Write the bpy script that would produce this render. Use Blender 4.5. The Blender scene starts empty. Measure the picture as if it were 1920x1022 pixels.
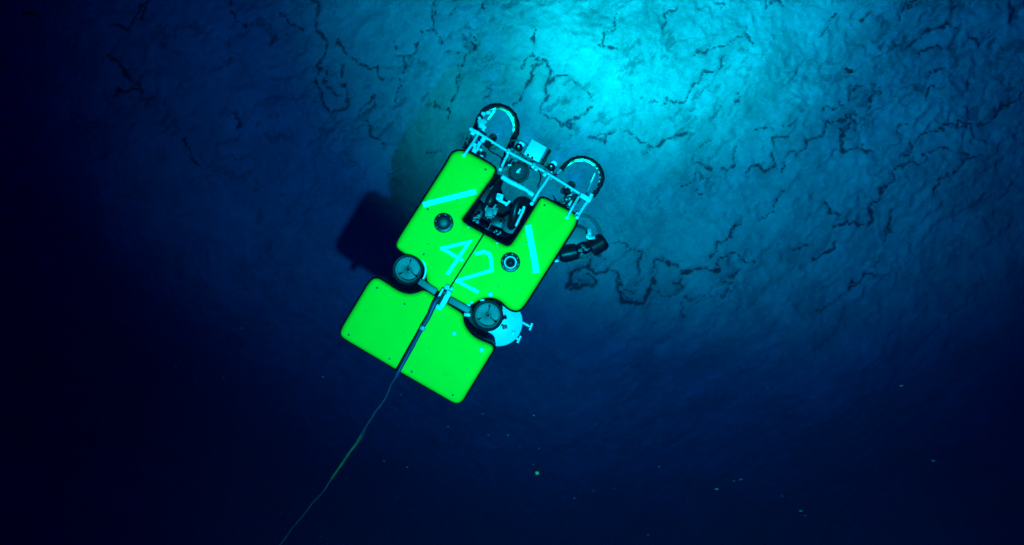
import bpy, bmesh, math, random
import numpy as np
from mathutils import Vector, Matrix

random.seed(7)
C = bpy.context.scene.collection
SC = bpy.context.scene

# ------------------------------------------------------------------ camera
F = 2318.0                     # focal length in photo pixels (1920 wide)
CAM_Z = 12.0
cam_d = bpy.data.cameras.new("camera")
cam_d.sensor_width = 36.0
cam_d.lens = F / 1920 * 36.0
cam_d.clip_end = 400
cam_d.clip_start = 0.05
cam = bpy.data.objects.new("camera", cam_d)
cam.location = (0, 0, CAM_Z)
C.objects.link(cam)
SC.camera = cam

# ------------------------------------------------------------------ deep water: no daylight reaches here, only a faint blue
world = bpy.data.worlds.new("World")
SC.world = world
world.use_nodes = True
wn = world.node_tree.nodes["Background"]
wn.inputs[0].default_value = (0.0, 0.004, 1.0, 1)
wn.inputs[1].default_value = 0.19
SC.view_settings.view_transform = 'Standard'
SC.view_settings.look = 'None'
SC.view_settings.exposure = 0
SC.view_settings.gamma = 1
SC.cycles.use_denoising = True
SC.cycles.max_bounces = 4
SC.cycles.diffuse_bounces = 2
SC.cycles.volume_bounces = 0
SC.cycles.sample_clamp_indirect = 3

def spot(name, loc, aim, watts, cone, blend, radius, col):
    d = bpy.data.lights.new(name, 'SPOT')
    d.energy = watts; d.spot_size = math.radians(cone); d.spot_blend = blend
    d.shadow_soft_size = radius; d.color = col
    o = bpy.data.objects.new(name, d); C.objects.link(o)
    o.location = loc
    o.rotation_euler = (Vector(aim) - Vector(loc)).to_track_quat('-Z', 'Y').to_euler()
    return o

TOP = 4.3                      # height of the vehicle's float top above the bed
# flood lamp of the camera sled the tether leads to
spot("sled_flood_lamp", (0.08, -1.55, CAM_Z), (0.8, 2.4, 0.0), 50000, 52, 1.0, 0.07, (0.0, 1.0, 0.13))
# the vehicle's own forward lamps: wide (lower pair) and narrow (small pair on the rail)
HEAD_WIDE, HEAD = (0.0, 1.0, 0.15), (0.0, 1.0, 0.105)
HW_WIDE, CONE_WIDE = 9600, 100
HW_NARROW, CONE_NARROW = 22000, 47

# ------------------------------------------------------------------ helpers
def P(px, py, zl=0.0):
    """world point seen at photo pixel (px,py), at height zl relative to the float top"""
    d = CAM_Z - (TOP + zl)
    return Vector(((px - 960) * d / F, (511 - py) * d / F, TOP + zl))

ORG = P(845, 500, 0)
HEADING = math.radians(-30.5)
RI = Matrix.Rotation(-HEADING, 3, 'Z')
def L(px, py, zl=0.0):
    """the same point in the vehicle's own frame: x starboard, y forward, z up from float top"""
    return RI @ (P(px, py, zl) - ORG)
PX = (CAM_Z - TOP) / F         # metres per photo pixel at float top

def mat(name, col, rough=0.5, metal=0.0, var=0.0, vscale=12.0, bump=0.0, bscale=60.0, spec=0.5, emit=None):
    m = bpy.data.materials.new(name); m.use_nodes = True
    nt = m.node_tree; b = nt.nodes["Principled BSDF"]
    b.inputs["Base Color"].default_value = (*col, 1)
    b.inputs["Roughness"].default_value = rough
    b.inputs["Metallic"].default_value = metal
    b.inputs["Specular IOR Level"].default_value = spec
    tc = nt.nodes.new("ShaderNodeTexCoord")
    if var > 0:
        n = nt.nodes.new("ShaderNodeTexNoise"); n.inputs["Scale"].default_value = vscale
        n.inputs["Detail"].default_value = 6; n.inputs["Roughness"].default_value = 0.65
        nt.links.new(tc.outputs["Object"], n.inputs["Vector"])
        r = nt.nodes.new("ShaderNodeMapRange")
        r.inputs[1].default_value = 0.3; r.inputs[2].default_value = 0.7
        r.inputs[3].default_value = 1 - var; r.inputs[4].default_value = 1 + var * 0.4
        nt.links.new(n.outputs[0], r.inputs[0])
        mx = nt.nodes.new("ShaderNodeMix"); mx.data_type = 'RGBA'; mx.blend_type = 'MULTIPLY'
        mx.inputs[0].default_value = 1
        mx.inputs[6].default_value = (*col, 1)
        nt.links.new(r.outputs[0], mx.inputs[7])
        nt.links.new(mx.outputs[2], b.inputs["Base Color"])
    if bump > 0:
        n2 = nt.nodes.new("ShaderNodeTexNoise"); n2.inputs["Scale"].default_value = bscale
        n2.inputs["Detail"].default_value = 4
        nt.links.new(tc.outputs["Object"], n2.inputs["Vector"])
        bp = nt.nodes.new("ShaderNodeBump"); bp.inputs["Strength"].default_value = bump
        bp.inputs["Distance"].default_value = 0.01
        nt.links.new(n2.outputs[0], bp.inputs["Height"])
        nt.links.new(bp.outputs[0], b.inputs["Normal"])
    if emit:
        b.inputs["Emission Color"].default_value = (*emit[0], 1)
        b.inputs["Emission Strength"].default_value = emit[1]
    return m

M = {
 'foam':   mat('yellow_float_paint', (0.82, 0.70, 0.016), 0.55, var=0.05, vscale=5, bump=0.05, bscale=25, spec=0.08),
 'tape':   mat('white_tape', (0.70, 0.73, 0.72), 0.5, var=0.10, vscale=14, bump=0.1, bscale=40),
 'white':  mat('white_plastic', (0.70, 0.72, 0.72), 0.4, var=0.12, vscale=18),
 'whitem': mat('white_coated_bar', (0.72, 0.74, 0.72), 0.35, var=0.12, vscale=25),
 'metal':  mat('grey_aluminium', (0.5, 0.52, 0.52), 0.35, metal=0.1, var=0.25, vscale=20),
 'mid':    mat('tarnished_metal', (0.16, 0.18, 0.18), 0.45, var=0.4, vscale=30),
 'dull':   mat('dull_grey_metal', (0.12, 0.135, 0.13), 0.5, var=0.3, vscale=20),
 'black':  mat('black_plastic', (0.004, 0.0045, 0.006), 0.5, var=0.3, vscale=20, spec=0.15),
 'rubber': mat('black_rubber', (0.006, 0.006, 0.007), 0.6, var=0.3, vscale=30, spec=0.15),
 'dark':   mat('dark_housing', (0.007, 0.007, 0.009), 0.35, var=0.4, vscale=15, spec=0.25),
 'prop':   mat('grey_propeller', (0.30, 0.30, 0.29), 0.4, var=0.25, vscale=15),
 'lens':   mat('dark_glass_lens', (0.006, 0.008, 0.012), 0.06),
 'bolt':   mat('dark_bolt_head', (0.05, 0.05, 0.045), 0.5),
 'sealant':mat('pale_sealant', (0.42, 0.60, 0.55), 0.5),
 'cord':   mat('brown_cord', (0.035, 0.022, 0.01), 0.8),
 'boot':   mat('blue_cable_boot', (0.012, 0.018, 0.11), 0.5, var=0.3, vscale=20),
 'cable':  mat('grey_blue_cable', (0.075, 0.045, 0.10), 0.6, var=0.45, vscale=9),
 'sleeve': mat('yellow_cable_sleeve', (0.12, 0.11, 0.04), 0.6, var=0.4, vscale=14),
 'bluepl': mat('blue_plastic', (0.03, 0.045, 0.40), 0.4, var=0.2, vscale=30),
 'olive':  mat('olive_rubber', (0.10, 0.10, 0.06), 0.6, var=0.3, vscale=20),
 'lamp':   mat('lit_lamp_glass', (0.1, 0.1, 0.1), 0.2, emit=((0, 1, 0.9), 4)),
}

def link(name, bm, m, parent=None, smooth=True, angle=35):
    me = bpy.data.meshes.new(name)
    bmesh.ops.recalc_face_normals(bm, faces=bm.faces[:])
    if smooth:
        lim = math.radians(angle)
        for f in bm.faces: f.smooth = True
        for e in bm.edges:
            if len(e.link_faces) == 2:
                e.smooth = e.calc_face_angle(0) < lim
    bm.to_mesh(me); bm.free()
    me.materials.append(M[m] if isinstance(m, str) else m)
    o = bpy.data.objects.new(name, me); C.objects.link(o)
    if parent: o.parent = parent
    return o

def link_each(name, bm, m, parent=None):
    """one object per separate piece of the mesh"""
    left = set(bm.verts); out = []
    while left:
        stack = [next(iter(left))]; isl = set(stack)
        while stack:
            v = stack.pop()
            for e in v.link_edges:
                w = e.other_vert(v)
                if w not in isl: isl.add(w); stack.append(w)
        left -= isl
        b2 = bmesh.new(); mp = {}
        for v in isl: mp[v] = b2.verts.new(v.co)
        for f in bm.faces:
            if f.verts[0] in isl: b2.faces.new([mp[v] for v in f.verts])
        out.append(link(name, b2, m, parent))
    bm.free()
    return out

def thing(o, label, cat, group=None):
    o['label'] = label; o['category'] = cat
    if group: o['group'] = group
    return o

def catmull(pts, n=6):
    pts = [Vector(p) for p in pts]
    if len(pts) < 3: return pts
    out = []
    q = [2 * pts[0] - pts[1]] + pts + [2 * pts[-1] - pts[-2]]
    for i in range(1, len(q) - 2):
        a, b, c, d = q[i-1:i+3]
        for k in range(n):
            t = k / n
            out.append(0.5 * ((2*b) + (c-a)*t + (2*a-5*b+4*c-d)*t*t + (3*b-a-3*c+d)*t**3))
    out.append(pts[-1])
    return out

def tube(bm, pts, r, seg=10, closed=False, cap=True):
    """sweep a circle along pts; r number or list"""
    pts = [Vector(p) for p in pts]
    n = len(pts)
    rs = [r] * n if not hasattr(r, '__len__') else r
    rings = []
    prev = None
    for i in range(n):
        if closed: t = pts[(i+1) % n] - pts[i-1]
        else: t = pts[min(i+1, n-1)] - pts[max(i-1, 0)]
        t.normalize()
        if prev is None:
            up = Vector((0, 0, 1)) if abs(t.z) < 0.9 else Vector((1, 0, 0))
            a = t.cross(up).normalized()
        else:
            a = (prev - t * prev.dot(t)).normalized()
        prev = a; b = t.cross(a)
        rings.append([bm.verts.new(pts[i] + (a*math.cos(2*math.pi*k/seg) + b*math.sin(2*math.pi*k/seg)) * rs[i]) for k in range(seg)])
    for i in range(n if closed else n-1):
        A, B = rings[i], rings[(i+1) % n]
        for k in range(seg):
            bm.faces.new((A[k], A[(k+1) % seg], B[(k+1) % seg], B[k]))
    if cap and not closed:
        bm.faces.new(rings[0][::-1]); bm.faces.new(rings[-1])

def lathe(bm, prof, seg=32, at=(0, 0, 0), axis=None, closed=False):
    """revolve (r,z) profile about an axis through at"""
    at = Vector(at)
    rot = Matrix.Identity(3) if axis is None else Vector((0, 0, 1)).rotation_difference(Vector(axis)).to_matrix()
    rings = []
    for (r, z) in prof:
        if r < 1e-6: rings.append([bm.verts.new(at + rot @ Vector((0, 0, z)))])
        else: rings.append([bm.verts.new(at + rot @ Vector((r*math.cos(2*math.pi*k/seg), r*math.sin(2*math.pi*k/seg), z))) for k in range(seg)])
    m = len(rings)
    for i in range(m if closed else m-1):
        A, B = rings[i], rings[(i+1) % m]
        for k in range(seg):
            a0, a1 = A[k % len(A)], A[(k+1) % len(A)]
            b0, b1 = B[k % len(B)], B[(k+1) % len(B)]
            vs = []
            for v in (a0, a1, b1, b0):
                if v not in vs: vs.append(v)
            if len(vs) >= 3: bm.faces.new(vs)

def box(bm, c, size, rot=0.0, bev=0.004, tilt=None):
    ret = bmesh.ops.create_cube(bm, size=1.0)
    vs = ret['verts']
    M4 = Matrix.Translation(Vector(c)) @ Matrix.Rotation(rot, 4, 'Z')
    if tilt: M4 = M4 @ Matrix.Rotation(tilt[0], 4, tilt[1])
    M4 = M4 @ Matrix.Diagonal((*size, 1))
    bmesh.ops.transform(bm, matrix=M4, verts=vs)
    if bev > 0:
        es = {e for v in vs for e in v.link_edges}
        bmesh.ops.bevel(bm, geom=list(es), offset=bev, segments=2, affect='EDGES', profile=0.6)

def chaikin(pts, it=2):
    for _ in range(it):
        out = []
        for i in range(len(pts)):
            a, b = pts[i], pts[(i+1) % len(pts)]
            out += [a * 0.75 + b * 0.25, a * 0.25 + b * 0.75]
        pts = out
    return pts

def offset_poly(pts, d):
    n = len(pts); out = []
    area = sum(pts[i].x*pts[(i+1) % n].y - pts[(i+1) % n].x*pts[i].y for i in range(n))
    s = 1 if area > 0 else -1
    for i in range(n):
        t = (pts[(i+1) % n] - pts[i-1]); t = Vector((t.x, t.y, 0)).normalized()
        nrm = Vector((-t.y, t.x, 0)) * s          # points inward
        out.append(pts[i] + nrm * d)
    return out

def slab(bm, pts, ztop, zbot, r, rb=0.006, seg=5):
    """solid with outline pts, rounded upper edge r, rounded lower edge rb"""
    rings = []
    n = len(pts); dl = []
    for i in range(n):                       # keep the inset below the local corner radius
        a_, b_, c_ = pts[i-3], pts[i], pts[(i+3) % n]
        A2 = abs((b_-a_).cross(c_-a_).z)
        Rl = (b_-a_).length*(c_-b_).length*(c_-a_).length/max(2*A2, 1e-9)
        dl.append(min(r, 0.55*Rl))
    for _ in range(3):
        dl = [min(dl[i], (dl[i-1]+dl[i]+dl[(i+1) % n])/3) for i in range(n)]
    off = offset_poly(pts, 1.0)
    nrm = [o_-p_ for o_, p_ in zip(off, pts)]
    for k in range(seg + 1):
        a = math.pi/2 * k / seg
        ring = [p + nn * (d * (1 - math.sin(a))) for p, nn, d in zip(pts, nrm, dl)]
        rings.append([Vector((p.x, p.y, ztop - r * (1 - math.cos(a)))) for p in ring])
    rings.append([Vector((p.x, p.y, zbot + rb)) for p in pts])
    rings.append([Vector((p.x, p.y, zbot)) for p in offset_poly(pts, rb)])
    V = [[bm.verts.new(p) for p in ring] for ring in rings]
    n = len(pts)
    for i in range(len(V)-1):
        for k in range(n):
            bm.faces.new((V[i][k], V[i][(k+1) % n], V[i+1][(k+1) % n], V[i+1][k]))
    f1 = bm.faces.new(V[0][::-1]); f2 = bm.faces.new(V[-1])
    return f1

def strip(bm, pts, w, z, th=0.0015, corner=True):
    """flat tape following pts (vehicle frame), width w, at height z"""
    pts = [Vector((p.x, p.y, 0)) for p in pts]
    n = len(pts); Lf = []; Rt = []
    for i in range(n):
        if i == 0: t = (pts[1]-pts[0]).normalized(); nn = Vector((-t.y, t.x, 0)); k = 1
        elif i == n-1: t = (pts[-1]-pts[-2]).normalized(); nn = Vector((-t.y, t.x, 0)); k = 1
        else:
            t1 = (pts[i]-pts[i-1]).normalized(); t2 = (pts[i+1]-pts[i]).normalized()
            n1 = Vector((-t1.y, t1.x, 0)); n2 = Vector((-t2.y, t2.x, 0))
            nn = (n1+n2).normalized(); k = min(1/max(nn.dot(n1), 0.25), 2.2)
        Lf.append(pts[i] + nn*w/2*k); Rt.append(pts[i] - nn*w/2*k)
    vl = [bm.verts.new((p.x, p.y, z)) for p in Lf]; vr = [bm.verts.new((p.x, p.y, z)) for p in Rt]
    wl = [bm.verts.new((p.x, p.y, z-th)) for p in Lf]; wr = [bm.verts.new((p.x, p.y, z-th)) for p in Rt]
    for i in range(n-1):
        bm.faces.new((vl[i], vr[i], vr[i+1], vl[i+1]))
        bm.faces.new((wl[i], vl[i], vl[i+1], wl[i+1]))
        bm.faces.new((vr[i], wr[i], wr[i+1], vr[i+1]))
    bm.faces.new((vl[0], wl[0], wr[0], vr[0])); bm.faces.new((vl[-1], vr[-1], wr[-1], wl[-1]))

# ------------------------------------------------------------------ numpy noise for the seabed
rng = np.random.default_rng(11)
TAB = rng.random((256, 256))
def vnoise(x, y):
    xi = np.floor(x).astype(int); yi = np.floor(y).astype(int)
    fx = x - xi; fy = y - yi
    fx = fx*fx*fx*(fx*(fx*6-15)+10); fy = fy*fy*fy*(fy*(fy*6-15)+10)
    a = TAB[xi & 255, yi & 255]; b = TAB[(xi+1) & 255, yi & 255]
    c = TAB[xi & 255, (yi+1) & 255]; d = TAB[(xi+1) & 255, (yi+1) & 255]
    return (a*(1-fx)+b*fx)*(1-fy) + (c*(1-fx)+d*fx)*fy
def fbm(x, y, o=4, g=0.5):
    s = 0; a = 1; t = 0
    for k in range(o):
        s = s + a*vnoise(x*2**k + 17.3*k, y*2**k + 9.1*k); t += a; a *= g
    return s/t
def sstep(a, b, x):
    t = np.clip((x-a)/(b-a), 0, 1); return t*t*(3-2*t)

def axis_coords(lo, hi, step, far):
    core = np.arange(lo, hi+step/2, step)
    out = []; d = step; p = hi
    while p < far: d *= 1.25; p += d; out.append(p)
    out2 = []; d = step; p = lo
    while p > -far: d *= 1.25; p -= d; out2.append(p)
    return np.concatenate([np.array(out2[::-1]), core, np.array(out)])

def base_height(x, y):
    s = np.maximum(0, -0.40*x*np.where(x < 0, 1, 0.1) - 0.92*y - 0.25)
    drop = 6.0*(1-np.exp(-0.42*s*s/6.0))
    und = (fbm(x*0.45+3, y*0.45+8, 3) - 0.5) * 0.55
    return -drop + und

# rock edges showing through the sediment, measured off the photograph: (scale, x0, y0, width px, points)
K = 2.743
TR = []
def tr(x0, y0, w, *pts, k=1.0): TR.append((w, k, [(x/K + x0, y/K + y0) for (x, y) in pts]))
a = (560, 0)
tr(*a, 9, (90,-40),(100,40),(120,130),(140,190),(150,240)); tr(*a, 5, (150,240),(110,330),(95,420),(100,500),(160,550),(240,570))
tr(*a, 8, (245,570),(250,520),(235,450)); tr(*a, 6, (215,420),(212,380),(225,345)); tr(*a, 5, (130,360),(150,440),(200,500))
tr(*a, 6, (215,190),(240,260),(300,300),(320,330),(370,330),(400,390),(410,420))
tr(*a, 6, (375,510),(340,540),(335,590),(370,630),(390,700),(430,750)); tr(*a, 4, (360,520),(365,560),(350,590))
tr(*a, 5, (500,210),(500,265),(550,300),(600,280),(612,220)); tr(*a, 4, (550,300),(552,350),(540,390))
tr(*a, 4, (620,160),(690,145),(700,100),(690,20)); tr(*a, 5, (695,145),(740,170),(755,205)); tr(*a, 3, (680,0),(670,60),(700,110))
tr(*a, 6, (890,180),(875,260),(855,345),(820,360),(812,420)); tr(*a, 3, (812,420),(805,460),(795,520))
tr(*a, 3, (740,240),(770,270),(830,290)); tr(*a, 4, (490,410),(510,450),(500,510)); tr(*a, 4, (830,170),(845,195),(885,200),(890,150),(840,130))
tr(*a, 3, (1170,130),(1210,190),(1185,290),(1150,350)); tr(*a, 6, (1250,335),(1215,335),(1195,380),(1165,430),(1150,500),(1110,550))
tr(*a, 7, (1240,335),(1270,370),(1295,400),(1280,480),(1265,570)); tr(*a, 5, (1265,580),(1300,600),(1340,610))
tr(*a, 3, (1310,410),(1370,390),(1440,420),(1480,470),(1500,520)); tr(*a, 4, (1340,610),(1390,655),(1460,600),(1510,560))
tr(*a, 9, (1480,690),(1540,740),(1600,715)); tr(*a, 5, (1600,720),(1660,690),(1690,720),(1740,745),(1850,750)); tr(*a, 4, (1520,710),(1560,700),(1580,745))
tr(*a, 4, (1560,210),(1600,120),(1640,90)); tr(*a, 3, (1540,210),(1580,230),(1620,250)); tr(*a, 3, (650,780),(720,760),(770,760))
tr(*a, 3, (950,40),(930,0)); tr(*a, 3, (690,520),(760,560),(790,540),(770,610)); tr(*a, 4, (780,80),(810,50))
tr(*a, 3, (960,500),(1000,480),(960,440),(1000,420)); tr(*a, 4, (1150,330),(1190,290),(1230,320)); tr(*a, 3, (1760,790),(1790,800),(1760,770))
a = (1220, 0)
tr(*a, 5, (385,310),(350,360),(280,390)); tr(*a, 4, (280,390),(200,470),(150,500),(80,480),(70,520),(0,560))
tr(*a, 4, (520,220),(500,190),(440,185),(380,250),(270,290),(200,320)); tr(*a, 4, (-20,755),(30,745),(90,720),(160,690),(250,650))
tr(*a, 5, (310,690),(260,750),(230,840),(300,870)); tr(*a, 5, (350,870),(400,860),(430,770)); tr(*a, 6, (510,870),(560,845),(620,840),(630,800))
tr(*a, 6, (640,775),(665,720),(690,700),(735,695)); tr(*a, 4, (660,890),(720,820),(800,730),(880,670),(920,640))
tr(*a, 6, (910,645),(970,610),(1035,600)); tr(*a, 6, (1045,640),(980,660),(990,690),(980,760)); tr(*a, 7, (980,755),(995,780),(1070,775),(1140,765))
tr(*a, 4, (1060,775),(1080,745),(1100,740)); tr(*a, 5, (1000,600),(1020,640),(1040,650)); tr(*a, 5, (890,570),(960,540),(1030,490),(1090,455)); tr(*a, 3, (1090,455),(1160,450),(1220,460))
tr(*a, 5, (1115,550),(1140,505),(1195,480)); tr(*a, 6, (1340,245),(1375,195),(1420,150),(1480,125)); tr(*a, 4, (1480,125),(1540,150),(1575,175))
tr(*a, 8, (1395,265),(1430,245),(1480,262)); tr(*a, 5, (1400,490),(1430,460),(1480,435)); tr(*a, 4, (1440,385),(1480,370),(1520,365))
tr(*a, 5, (1310,620),(1280,650),(1310,690)); tr(*a, 6, (1300,780),(1345,745),(1340,710)); tr(*a, 5, (1370,700),(1500,660),(1600,640),(1720,630),(1800,560),(1920,480))
tr(*a, 6, (1170,990),(1240,900),(1310,850),(1340,820)); tr(*a, 5, (1340,830),(1450,790),(1560,780),(1630,800),(1690,790)); tr(*a, 4, (1640,800),(1560,870),(1500,950),(1470,1010))
tr(*a, 5, (520,668),(570,665),(640,672)); tr(*a, 4, (675,637),(732,628)); tr(*a, 6, (1090,100),(1140,70)); tr(*a, 4, (1270,85),(1330,30),(1370,5))
tr(*a, 4, (330,10),(390,15),(360,50)); tr(*a, 6, (60,130),(110,80),(145,20)); tr(*a, 4, (580,40),(640,0),(700,15)); tr(*a, 4, (1120,580),(1130,570)); tr(*a, 5, (1300,840),(1360,770))
tr(*a, 4, (430,460),(460,500),(420,540)); tr(*a, 4, (230,970),(265,1010)); tr(*a, 5, (850,170),(900,120),(960,90)); tr(*a, 4, (1600,240),(1650,215),(1710,225)); tr(*a, 4, (1560,40),(1500,100))
a = (1000, 300)
tr(*a, 6, (1070,305),(1035,345)); tr(*a, 8, (1040,330),(1020,370),(985,415)); tr(*a, 5, (985,415),(965,440),(930,480)); tr(*a, 4, (960,490),(955,520),(965,560))
tr(*a, 7, (970,570),(880,572),(800,590),(760,580)); tr(*a, 4, (760,580),(700,545),(650,550),(610,580)); tr(*a, 4, (960,490),(1050,500),(1120,512))
tr(*a, 9, (400,640),(415,665),(430,690),(450,715),(480,738),(505,752)); tr(*a, 6, (405,655),(440,655),(460,665)); tr(*a, 11, (500,748),(530,757),(560,748),(590,735)); tr(*a, 10, (585,735),(602,715),(612,690),(618,668)); tr(*a, 12, (618,665),(636,650),(632,630),(606,618)); tr(*a, 4, (440,690),(470,700),(500,722),(530,735))
tr(*a, 8, (410,655),(420,600),(370,565)); tr(*a, 6, (370,565),(300,552),(270,540)); tr(*a, 9, (300,500),(260,540),(205,580),(190,640)); tr(*a, 8, (190,640),(250,660),(310,650),(320,610),(280,580))
tr(*a, 4, (230,600),(260,640),(290,610),(240,620)); tr(*a, 4, (330,520),(360,480),(380,530)); tr(*a, 4, (400,430),(440,405),(500,450),(550,480)); tr(*a, 7, (560,475),(545,520),(540,560)); tr(*a, 3, (540,560),(542,640))
tr(*a, 6, (660,680),(740,675),(750,620)); tr(*a, 4, (780,705),(765,740),(765,810)); tr(*a, 3, (770,715),(850,718),(920,710)); tr(*a, 6, (975,645),(1020,640)); tr(*a, 5, (970,705),(1010,680))
tr(*a, 6, (1015,590),(1040,560),(1065,550)); tr(*a, 7, (1810,120),(1770,190),(1740,230)); tr(*a, 5, (1920,0),(1860,60),(1810,120)); tr(*a, 6, (1740,230),(1710,310),(1640,320),(1560,350))
tr(*a, 7, (1850,250),(1858,330),(1830,390)); tr(*a, 6, (1270,170),(1220,240)); tr(*a, 4, (1220,245),(1150,290)); tr(*a, 6, (1500,230),(1540,255),(1600,262)); tr(*a, 5, (1320,465),(1420,425)); tr(*a, 7, (1450,495),(1510,480),(1545,440))
tr(*a, 6, (1110,50),(1160,20),(1220,15)); tr(*a, 5, (940,65),(1000,40),(1020,15)); tr(*a, 3, (740,160),(840,100),(890,90)); tr(*a, 5, (1600,640),(1700,600),(1800,560)); tr(*a, 5, (1450,800),(1580,720),(1600,650)); tr(*a, 4, (480,680),(520,690),(560,670))
a = (0, 0)
tr(*a, 6, (560,150),(650,140),(720,70)); tr(*a, 8, (720,60),(750,30),(745,110)); tr(*a, 7, (560,270),(640,370),(700,400),(760,460)); tr(*a, 7, (580,480),(640,440),(740,450)); tr(*a, 5, (1190,-20),(1205,60),(1240,110)); tr(*a, 4, (1430,60),(1470,100),(1540,150)); tr(*a, 6, (130,60),(200,80)); tr(*a, 6, (1180,560),(1200,640)); tr(*a, 5, (940,700),(1000,860))

# darker rubbly patches
tr(560, 0, 46, (150,360),(170,430),(200,510), k=0.30); tr(560, 0, 30, (1500,700),(1560,725),(1620,705), k=0.26); tr(560, 0, 26, (1130,470),(1120,530), k=0.28)
tr(1000, 300, 52, (230,560),(255,610),(270,640), k=0.32); tr(1000, 300, 30, (420,690),(520,745),(600,715), k=0.26); tr(1000, 300, 26, (700,670),(740,650), k=0.25)
tr(1220, 0, 34, (480,190),(440,250),(350,330), k=0.26); tr(1220, 0, 40, (280,740),(260,820),(330,850), k=0.24); tr(1220, 0, 36, (380,30),(460,120), k=0.22); tr(1220, 0, 30, (560,850),(620,830), k=0.28)
tr(1220, 0, 30, (1000,610),(1020,650), k=0.30); tr(1000, 300, 36, (1600,300),(1720,290),(1780,200), k=0.25)

def bed_point(px, py):
    z = 0.0
    for _ in range(12):
        d = CAM_Z - z
        x = (px-960)*d/F; y = (511-py)*d/F
        z = 0.5*z + 0.5*float(base_height(np.array([x]), np.array([y]))[0])
    return x, y

def build_seabed():
    xs = axis_coords(-5.6, 6.2, 0.0155, 60); ys = axis_coords(-2.6, 3.6, 0.0155, 60)
    X, Y = np.meshgrid(xs, ys)
    H = base_height(X, Y)
    # domain warp for ragged edges
    wx = X + (fbm(X*6, Y*6, 4, 0.55)-0.5)*0.20 + (vnoise(X*38, Y*38)-0.5)*0.014
    wy = Y + (fbm(X*6+40, Y*6+11, 4, 0.55)-0.5)*0.20 + (vnoise(X*38+5, Y*38+70)-0.5)*0.014
    rock = np.zeros_like(X)
    patch = fbm(X*3.2+9, Y*3.2+2, 4, 0.6)
    for w, k_, pts in TR:
        P2 = [Vector((*bed_point(*p), 0)) for p in pts]
        P2 = catmull(P2, 4)
        ww = w * 12.0/F * 0.36
        for p, q in zip(P2[:-1], P2[1:]):
            m = 0.16 + ww*2
            i0, i1 = np.searchsorted(xs, [min(p.x, q.x)-m, max(p.x, q.x)+m])
            j0, j1 = np.searchsorted(ys, [min(p.y, q.y)-m, max(p.y, q.y)+m])
            if i1 <= i0 or j1 <= j0: continue
            sx = wx[j0:j1, i0:i1]; sy = wy[j0:j1, i0:i1]
            d = q - p; l2 = max(d.length_squared, 1e-9)
            t = np.clip(((sx-p.x)*d.x + (sy-p.y)*d.y)/l2, 0, 1)
            dist = np.hypot(sx-p.x-t*d.x, sy-p.y-t*d.y)
            g = np.maximum(np.exp(-(dist/ww)**2), 0.24*np.exp(-(dist/(ww*3.0))**2)) * k_ * (0.78 + 0.9*(patch[j0:j1, i0:i1]-0.30))
            rock[j0:j1, i0:i1] = np.maximum(rock[j0:j1, i0:i1], g)
    # finer untraced network: thin broken contour lines, drawn out along the slope on the right
    c, s = math.cos(math.radians(42)), math.sin(math.radians(42))
    U = (X*c + Y*s); V = (-X*s + Y*c)
    right = sstep(-0.6, 1.4, X)
    n_iso = fbm(wx*0.9+5, wy*0.9+1, 6, 0.55)
    n_str = fbm(U*0.5+31+(wx-X)*1.5, V*1.5+7+(wy-Y)*1.5, 6, 0.55)
    def contour(n, levels, width, phase=0.0):
        gy, gx = np.gradient(n, ys, xs)
        q = n*levels + phase
        d = np.abs(q - np.round(q)) / (np.hypot(gx, gy)*levels + 0.35)
        return np.exp(-(d/width)**2)
    g1 = sstep(0.50, 0.62, fbm(X*0.9+60, Y*0.9+23, 4, 0.6)); g2 = sstep(0.49, 0.62, fbm(U*0.8+12, V*1.4+77, 4, 0.6))
    brk = 0.5 + 0.5*sstep(0.38, 0.60, fbm(X*4+8, Y*4+3, 3, 0.6))
    l1 = contour(n_iso, 7, 0.016) * g1 * brk * (1-right)
    l2 = contour(n_str, 7, 0.016, 0.3) * g2 * brk * right
    f1 = contour(fbm(wx*2.3+15, wy*2.3+61, 5, 0.6), 5, 0.010) * sstep(0.50, 0.62, fbm(X*1.7+4, Y*1.7+33, 3)) * 0.3
    spk = sstep(0.60, 0.70, fbm(U*6+3, V*13+9, 4, 0.65)) * sstep(0.48, 0.62, fbm(U*0.8+90, V*1.5+14, 3)) * sstep(0.2, 1.6, Y)
    fade = sstep(-1.1, 0.1, Y)
    net = np.maximum(np.maximum(l1, l2)*0.40, np.maximum(f1, spk*0.42)) * fade
    rock = np.clip(np.maximum(rock, net), 0, 1)
    terr = n_iso*7*(1-right) + (n_str*7+0.3)*right
    fr = terr - np.floor(terr)
    H = H + (np.floor(terr) + sstep(0.35, 0.65, fr) - terr*0.8)*0.03
    rid = 1-np.abs(2*fbm(U*3.1, V*5.3+4, 5, 0.6)-1)
    H = H + (rid-0.8)*0.022 + (vnoise(X*31, Y*31)-0.5)*0.008 + (vnoise(X*15+4, Y*15)-0.5)*0.014
    H = H - rock*0.03 + (fbm(X*2.2+1, Y*2.2+4, 5, 0.55)-0.5)*0.07
    nx, ny = len(xs), len(ys)
    co = np.stack([X, Y, H], -1).reshape(-1, 3).astype(np.float32)
    idx = np.arange(nx*ny).reshape(ny, nx)
    q = np.stack([idx[:-1, :-1], idx[:-1, 1:], idx[1:, 1:], idx[1:, :-1]], -1).reshape(-1).astype(np.int32)
    me = bpy.data.meshes.new("seabed")
    me.vertices.add(nx*ny); me.vertices.foreach_set("co", co.reshape(-1))
    nf = len(q)//4
    me.loops.add(len(q)); me.loops.foreach_set("vertex_index", q)
    me.polygons.add(nf); me.polygons.foreach_set("loop_start", np.arange(0, len(q), 4, dtype=np.int32))
    me.polygons.foreach_set("use_smooth", np.ones(nf, dtype=bool))
    at = me.attributes.new("rock", 'FLOAT', 'POINT'); at.data.foreach_set("value", rock.reshape(-1).astype(np.float32))
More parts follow.
